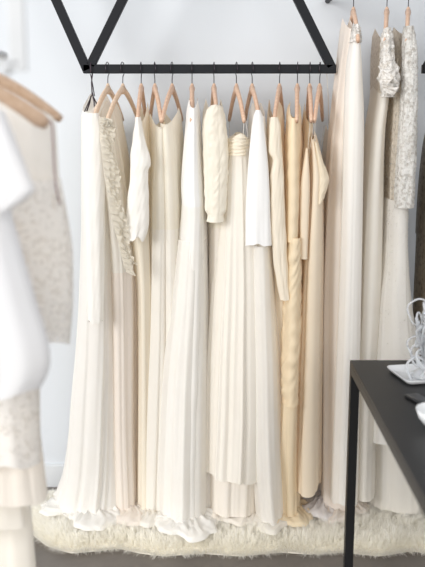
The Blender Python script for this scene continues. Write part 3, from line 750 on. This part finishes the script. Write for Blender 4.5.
fq = np.array([(0, 1, 3, 2), (2, 3, 5, 4), (4, 5, 7, 6)])
Fc = (fq[None] + (np.arange(NHr)*8)[:, None, None]).reshape(-1, 4)
fo = mesh_np('fleece', V.reshape(-1, 3), Fc, M['fur'], rug); fo['kind'] = 'stuff'

# ------------------------------------------------------------------ black table, right foreground
TZ = .85
tx, ty = onz(350, 360, TZ)
tb = empty('table', (tx + .3, ty - .7, 0), 'long black metal table in the right foreground', 'table')
W_, Ln = .66, 1.35
mb = MB(); mb.box((tx, ty - Ln, TZ - .012), (tx + W_, ty, TZ)); mb.build('tabletop', M['table'], tb, smooth=False, bevel=.0015)
mb = MB(); z0, z1 = TZ - .042, TZ - .0125
t_ = .030
mb.box((tx, ty - Ln, z0), (tx + t_, ty, z1)); mb.box((tx + W_ - t_, ty - Ln, z0), (tx + W_, ty, z1))
mb.box((tx + t_, ty - t_, z0), (tx + W_ - t_, ty, z1)); mb.box((tx + t_, ty - Ln, z0), (tx + W_ - t_, ty - Ln + t_, z1))
mb.build('frame', M['table'], tb, smooth=False)
for x in (tx, tx + W_ - t_):
    for y in (ty - t_, ty - Ln):
        mb = MB(); mb.box((x, y, 0), (x + t_, y + t_, z0)); mb.build('leg', M['table'], tb, smooth=False, bevel=.001)

# white square dish with rounded corners
def rrect(x0, y0, x1, y1, r, n=8):
    pts = []
    for cx, cy, a0 in ((x1-r, y1-r, 0), (x0+r, y1-r, 90), (x0+r, y0+r, 180), (x1-r, y0+r, 270)):
        for k_ in range(n+1):
            a = math.radians(a0 + 90*k_/n); pts.append((cx + r*math.cos(a), cy + r*math.sin(a)))
    return pts
dx0, dy0 = onz(387, 366, TZ); dx1, dy1 = onz(403, 386, TZ)
cxd, cyd = dx0 + .085, (dy0+dy1)/2 - .01
mb = MB(); rot = math.radians(12)
rings = [(.0, .001, .80), (0, .004, .92), (0, .014, 1.0), (0, .0165, 1.0), (0, .0155, .97), (0, .006, .88), (0, .005, .3)]
base_pts = rrect(-.085, -.085, .085, .085, .018); vs = []
for _, z, s in rings:
    for x, y in base_pts:
        x *= s; y *= s; vs.append((cxd + x*math.cos(rot) - y*math.sin(rot), cyd + x*math.sin(rot) + y*math.cos(rot), TZ + z))
n = len(base_pts)
mb.add(vs, [(i*n+k_, i*n+(k_+1) % n, (i+1)*n+(k_+1) % n, (i+1)*n+k_) for i in range(len(rings)-1) for k_ in range(n)] + [tuple(range((len(rings)-1)*n, len(rings)*n)), tuple(reversed(range(n)))])
tag(mb.build('dish', M['china'], smooth=True), 'white square dish with rounded corners on the black table, under the glass piece', 'dish')
# clear glass branching ornament
gx_, gy_ = cxd + .008, cyd - .015
gl = empty('glass_ornament', (gx_, gy_, TZ + .006), 'clear glass ornament of tangled loops and branches standing in the white dish', 'ornament')
mb = MB(); mb.lathe([(0, .0), (.045, .0), (.048, .006), (.035, .014), (.018, .026), (.012, .05), (.010, .08), (0, .085)], (gx_, gy_, TZ + .0065), 24); mb.build('base', M['glass'], gl)
r3 = np.random.default_rng(3)
def loopy(c, R, tilt, az, r, n=30):
    pts = []
    for i in range(n+1):
        a = 2*PI*i/n; v = Vector((math.cos(a)*R*(1+.15*math.sin(3*a)), 0, math.sin(a)*R*1.2))
        x, y, z = v; y = z*math.sin(tilt); z = z*math.cos(tilt)
        pts.append((c[0] + x*math.cos(az) - y*math.sin(az), c[1] + x*math.sin(az) + y*math.cos(az), c[2] + z))
    mb = MB(); mb.tube(pts, r, n=10); mb.build('loop', M['glass'], gl)
tipx, tipz = at(412, 312, gy_)
for i in range(30):
    z = TZ + .02 + .0065*i
    loopy((gx_ + r3.uniform(-.04, .04), gy_ + r3.uniform(-.03, .02), z + .015), r3.uniform(.014, .036), r3.uniform(-.7, .7), r3.uniform(0, PI), r3.uniform(.0028, .005))
for i in range(9):
    a = r3.uniform(0, 2*PI); l = r3.uniform(.05, .10); h = r3.uniform(.10, .19)
    pts = [(gx_, gy_, TZ + .05), (gx_ + l*.3*math.cos(a), gy_ + l*.3*math.sin(a), TZ + .05 + h*.5), (gx_ + l*.7*math.cos(a+.4), gy_ + l*.5*math.sin(a+.4), TZ + .05 + h*.85), (gx_ + l*math.cos(a+.8), gy_ + l*.6*math.sin(a+.8), TZ + .05 + h)]
    mb = MB(); mb.tube(pts, [.006, .005, .0045, .006], n=10); mb.build('branch', M['glass'], gl)
# white round bowl and flat black phone
bx_, by_ = onz(438, 428, TZ)
mb = MB(); mb.lathe([(0, .0005), (.028, .001), (.032, .004), (.052, .028), (.060, .052), (.0575, .052), (.049, .029), (.028, .008), (0, .006)], (bx_, by_, TZ), 36)
tag(mb.build('bowl', M['china']), 'small round white bowl at the right edge of the black table', 'bowl')
px_, py_ = onz(421, 402, TZ)
mb = MB(); pr = rrect(-.022, -.055, .022, .055, .008, 5); n = len(pr); a = math.radians(22); vs = []
for s, z in ((.97, .0008), (1, .003), (1, .007), (.95, .009)):
    for x, y in pr: vs.append((px_ + s*(x*math.cos(a) - y*math.sin(a)), py_ + s*(x*math.sin(a) + y*math.cos(a)), TZ + z))
mb.add(vs, [(i*n+k_, i*n+(k_+1) % n, (i+1)*n+(k_+1) % n, (i+1)*n+k_) for i in range(3) for k_ in range(n)] + [tuple(range(3*n, 4*n)), tuple(reversed(range(n)))])
tag(mb.build('card_case', M['phone']), 'flat black case lying on the black table between dish and bowl', 'case')

# ------------------------------------------------------------------ near rack at the left (out of focus)
NX = -.50
NZ = 1.80
nr = empty('near_clothes_rail', (NX, -1.4, NZ), 'pale grey metal rail with a drop rod, blurred at the upper left', 'clothes rail')
mb = MB(); mb.tube([(NX, -2.1, NZ), (NX, -1.2, NZ)], .011, n=16); mb.build('rail', M['grey'], nr)
rxx, rzz = at(19.5, 71, -1.95)
mb = MB(); mb.box((rxx - .014, -1.955, rzz), (rxx + .012, -1.945, 2.35)); mb.build('drop_rod', M['grey'], nr, smooth=False, bevel=.002)
mb = MB(); mb.tube([(NX, -1.95, NZ), (NX + .02, -1.95, rzz + .02), (rxx - .03, -1.95, rzz + .012), (rxx, -1.95, rzz + .012)], .006, n=12); mb.build('arm', M['grey'], nr)
mb = MB(); kx, kz = at(7, 69, -1.95); mb.lathe([(0, -.010), (.008, -.006), (.010, 0), (.008, .006), (0, .010)], (kx, -1.95, kz), 16); mb.build('knob', M['grey'], nr)

# near hangers hang broadside to the camera: direction phi = 90 deg minus swivel
def nhanger(Y, nx, npy, lab, fat=1.0):
    half = .215; X, Z = at(nx, npy, Y)
    s = (X - NX)/half; s = max(-.98, min(.98, s)); ph = -math.asin(s)   # arm direction (+): (-sin ph, cos ph)
    top = Z + .125
    make_hanger((NX, Y + .0), ph, lab, 'wooden hangers on the near rail', M['wood3'], NZ, top, half=half, railr=.009, fall=.105, thick=.012, fat=fat)
    return ph, Z
nhanger(-1.50, 48, 120, 'blurred wooden hanger carrying the lace dress on the near left rail')
nhanger(-1.72, 33, 126, 'blurred wooden hanger of the white top, nearest the camera', 1.15)

nhanger(-1.33, 6, 140, 'mostly hidden wooden hanger behind the lace dress on the near left rail')
nhanger(-1.40, -14, 134, 'wooden hanger close behind the lace dress, at the left edge')

def ncloth(name, rows, m, parent, Y, b, **kw):
    return cloth(name, rows, m, parent, Yc=Y, b=b, **kw)
d = dress(0, 'out of focus corded lace dress with sheer neckline on the near left rail', 'dresses on the near rail', Y=-1.5, z=.02)
ncloth('sheer_yoke', [(98, -60, 12), (106, -75, 30), (118, -80, 50), (126, -82, 53), (150, -80, 54.5), (190, -78, 57)], M['sheer'], d, -1.47, .045, seed=60, amp=(.001, .003), k=(4, 9, 17), nt=60)
ncloth('bodice', [(186, -80, 56), (230, -85, 64), (260, -88, 68), (300, -88, 69)], M['nude'], d, -1.47, .05, seed=61, amp=(.001, .003), k=(4, 9, 17), nt=50)
ncloth('lace_layer', [(180, -80, 57), (230, -86, 66), (260, -90, 69.5), (300, -90, 70), (344, -88, 67)], M['bigl'], d, -1.48, .062, seed=62, amp=(.001, .004), k=(4, 9, 17), nt=70, hemwob=.008)
ncloth('lining', [(296, -70, 34), (380, -60, 34), (480, -55, 42), (503, -52, 45)], M['nude'], d, -1.46, .045, seed=63, amp=(.002, .006), k=(4, 9, 15), nt=70, hemwob=.004)
ncloth('lace_hem', [(330, -62, 36), (380, -60, 36), (440, -58, 37), (466, -57, 38)], M['bigl'], d, -1.47, .06, seed=64, amp=(.002, .005), k=(4, 9, 15), nt=70, hemwob=.006)
mb = MB()
pts = [(at(a_, b2, -1.52)[0], -1.52, at(a_, b2, -1.52)[1]) for a_, b2 in ((36, 111), (46, 117), (52, 123), (53, 140), (54, 165), (56, 188), (60, 205))]
mb.tube(pts, .0016, n=8); mb.build('piping', M['plum'], d)

d = dress(-40, 'bright white loose top blurred at the left edge, closest garment to the camera', 'dresses on the near rail', name='blouse', Y=-1.72, z=.9)
ncloth('body', [(106, -100, -15), (125, -125, -6), (160, -130, 0), (212, -135, 8), (250, -137, 18), (298, -140, 32), (366, -142, 48.5), (380, -142, 46), (395, -142, 38)], M['poplin'], d, -1.70, .045, seed=65, amp=(.001, .005), k=(4, 9, 15), nt=110, hemwob=.006)
ncloth('sleeve', [(110, -34, 2), (125, -26, 8), (150, -20, 18), (175, -16, 28), (190, -14, 33.5), (197, -14, 28), (211, -14, 8)], M['poplin'], d, -1.775, .022, seed=66, amp=(.001, .003), k=(2, 5, 9), ns=120, nt=90)
d = dress(5, 'pale satin slip whose narrow hem shows below the lace dress, lower left', 'dresses on the near rail', Y=-1.4, z=.02)
ncloth('bodice', [(150, -90, -12), (300, -95, -2), (420, -95, 8)], M['warm'], d, -1.39, .025, seed=67, amp=(.001, .004), k=(4, 9, 15), nt=60)
ncloth('skirt', [(416, -95, 8), (480, -90, 17), (531, -85, 24)], M['warm'], d, -1.39, .025, seed=68, amp=(.003, .007), k=(4, 9, 15), nt=60, hemwob=.006)
straps(d, [((-30, 128, -1.4), (-30, 155, -1.4))], M['ribbon'], .004)
d = dress(10, 'pale long dress filling the lower left corner, behind the satin slip', 'dresses on the near rail', Y=-1.32, z=.02)
ncloth('bodice', [(140, -40, 10), (300, -50, 15), (420, -50, 20)], M['ivory'], d, -1.30, .03, seed=69, amp=(.001, .004), k=(4, 9, 15), nt=50)
ncloth('skirt', [(414, -50, 20), (500, -55, 28), (600, -60, 36)], M['warm'], d, -1.29, .035, seed=70, amp=(.003, .008), k=(4, 9, 15), nt=60)
straps(d, [((-10, 128, -1.33), (-10, 144, -1.33))], M['ribbon'], .004)

# ------------------------------------------------------------------ light, camera, colour
def area(name, loc, target, sx, sy, power, col):
    l = bpy.data.lights.new(name, 'AREA'); l.shape = 'RECTANGLE'; l.size = sx; l.size_y = sy; l.energy = power; l.color = col
    o = link(bpy.data.objects.new(name, l)); o.location = loc
    o.rotation_euler = (Vector(target) - Vector(loc)).to_track_quat('-Z', 'Y').to_euler(); return o
area('window_daylight', (-6.0, -6.2, 3.4), (0.2, 0, 1.0), 3.6, 3.4, 440, (1.0, .99, .975))
area('front_fill', (.6, -8.5, 3.2), (0.0, 0, .9), 5.0, 3.0, 165, (1.0, .985, .96))  # unseen fill lamp, added behind the camera to brighten the dresses
w = bpy.data.worlds.new('world'); bpy.context.scene.world = w; w.use_nodes = True
bg = w.node_tree.nodes['Background']; bg.inputs[0].default_value = (.975, .985, 1.0, 1); bg.inputs[1].default_value = .66

cam = bpy.data.cameras.new('camera'); co_ = link(bpy.data.objects.new('camera', cam))
co_.location = (0, -D, H); co_.rotation_euler = (PI/2 - PITCH, 0, 0)
cam.sensor_fit = 'VERTICAL'; cam.sensor_height = 36; cam.lens = F / 567 * 36
cam.dof.use_dof = True; cam.dof.focus_distance = 3.15; cam.dof.aperture_fstop = 2.2
sc = bpy.context.scene; sc.camera = co_
sc.view_settings.view_transform = 'Standard'; sc.view_settings.look = 'None'
sc.view_settings.exposure = .21; sc.view_settings.gamma = 1; sc.view_settings.use_curve_mapping = False
sc.cycles.transparent_max_bounces = 16; sc.cycles.max_bounces = 14; sc.cycles.diffuse_bounces = 9
for o in sc.objects:
    if '_base' in o: del o['_base']
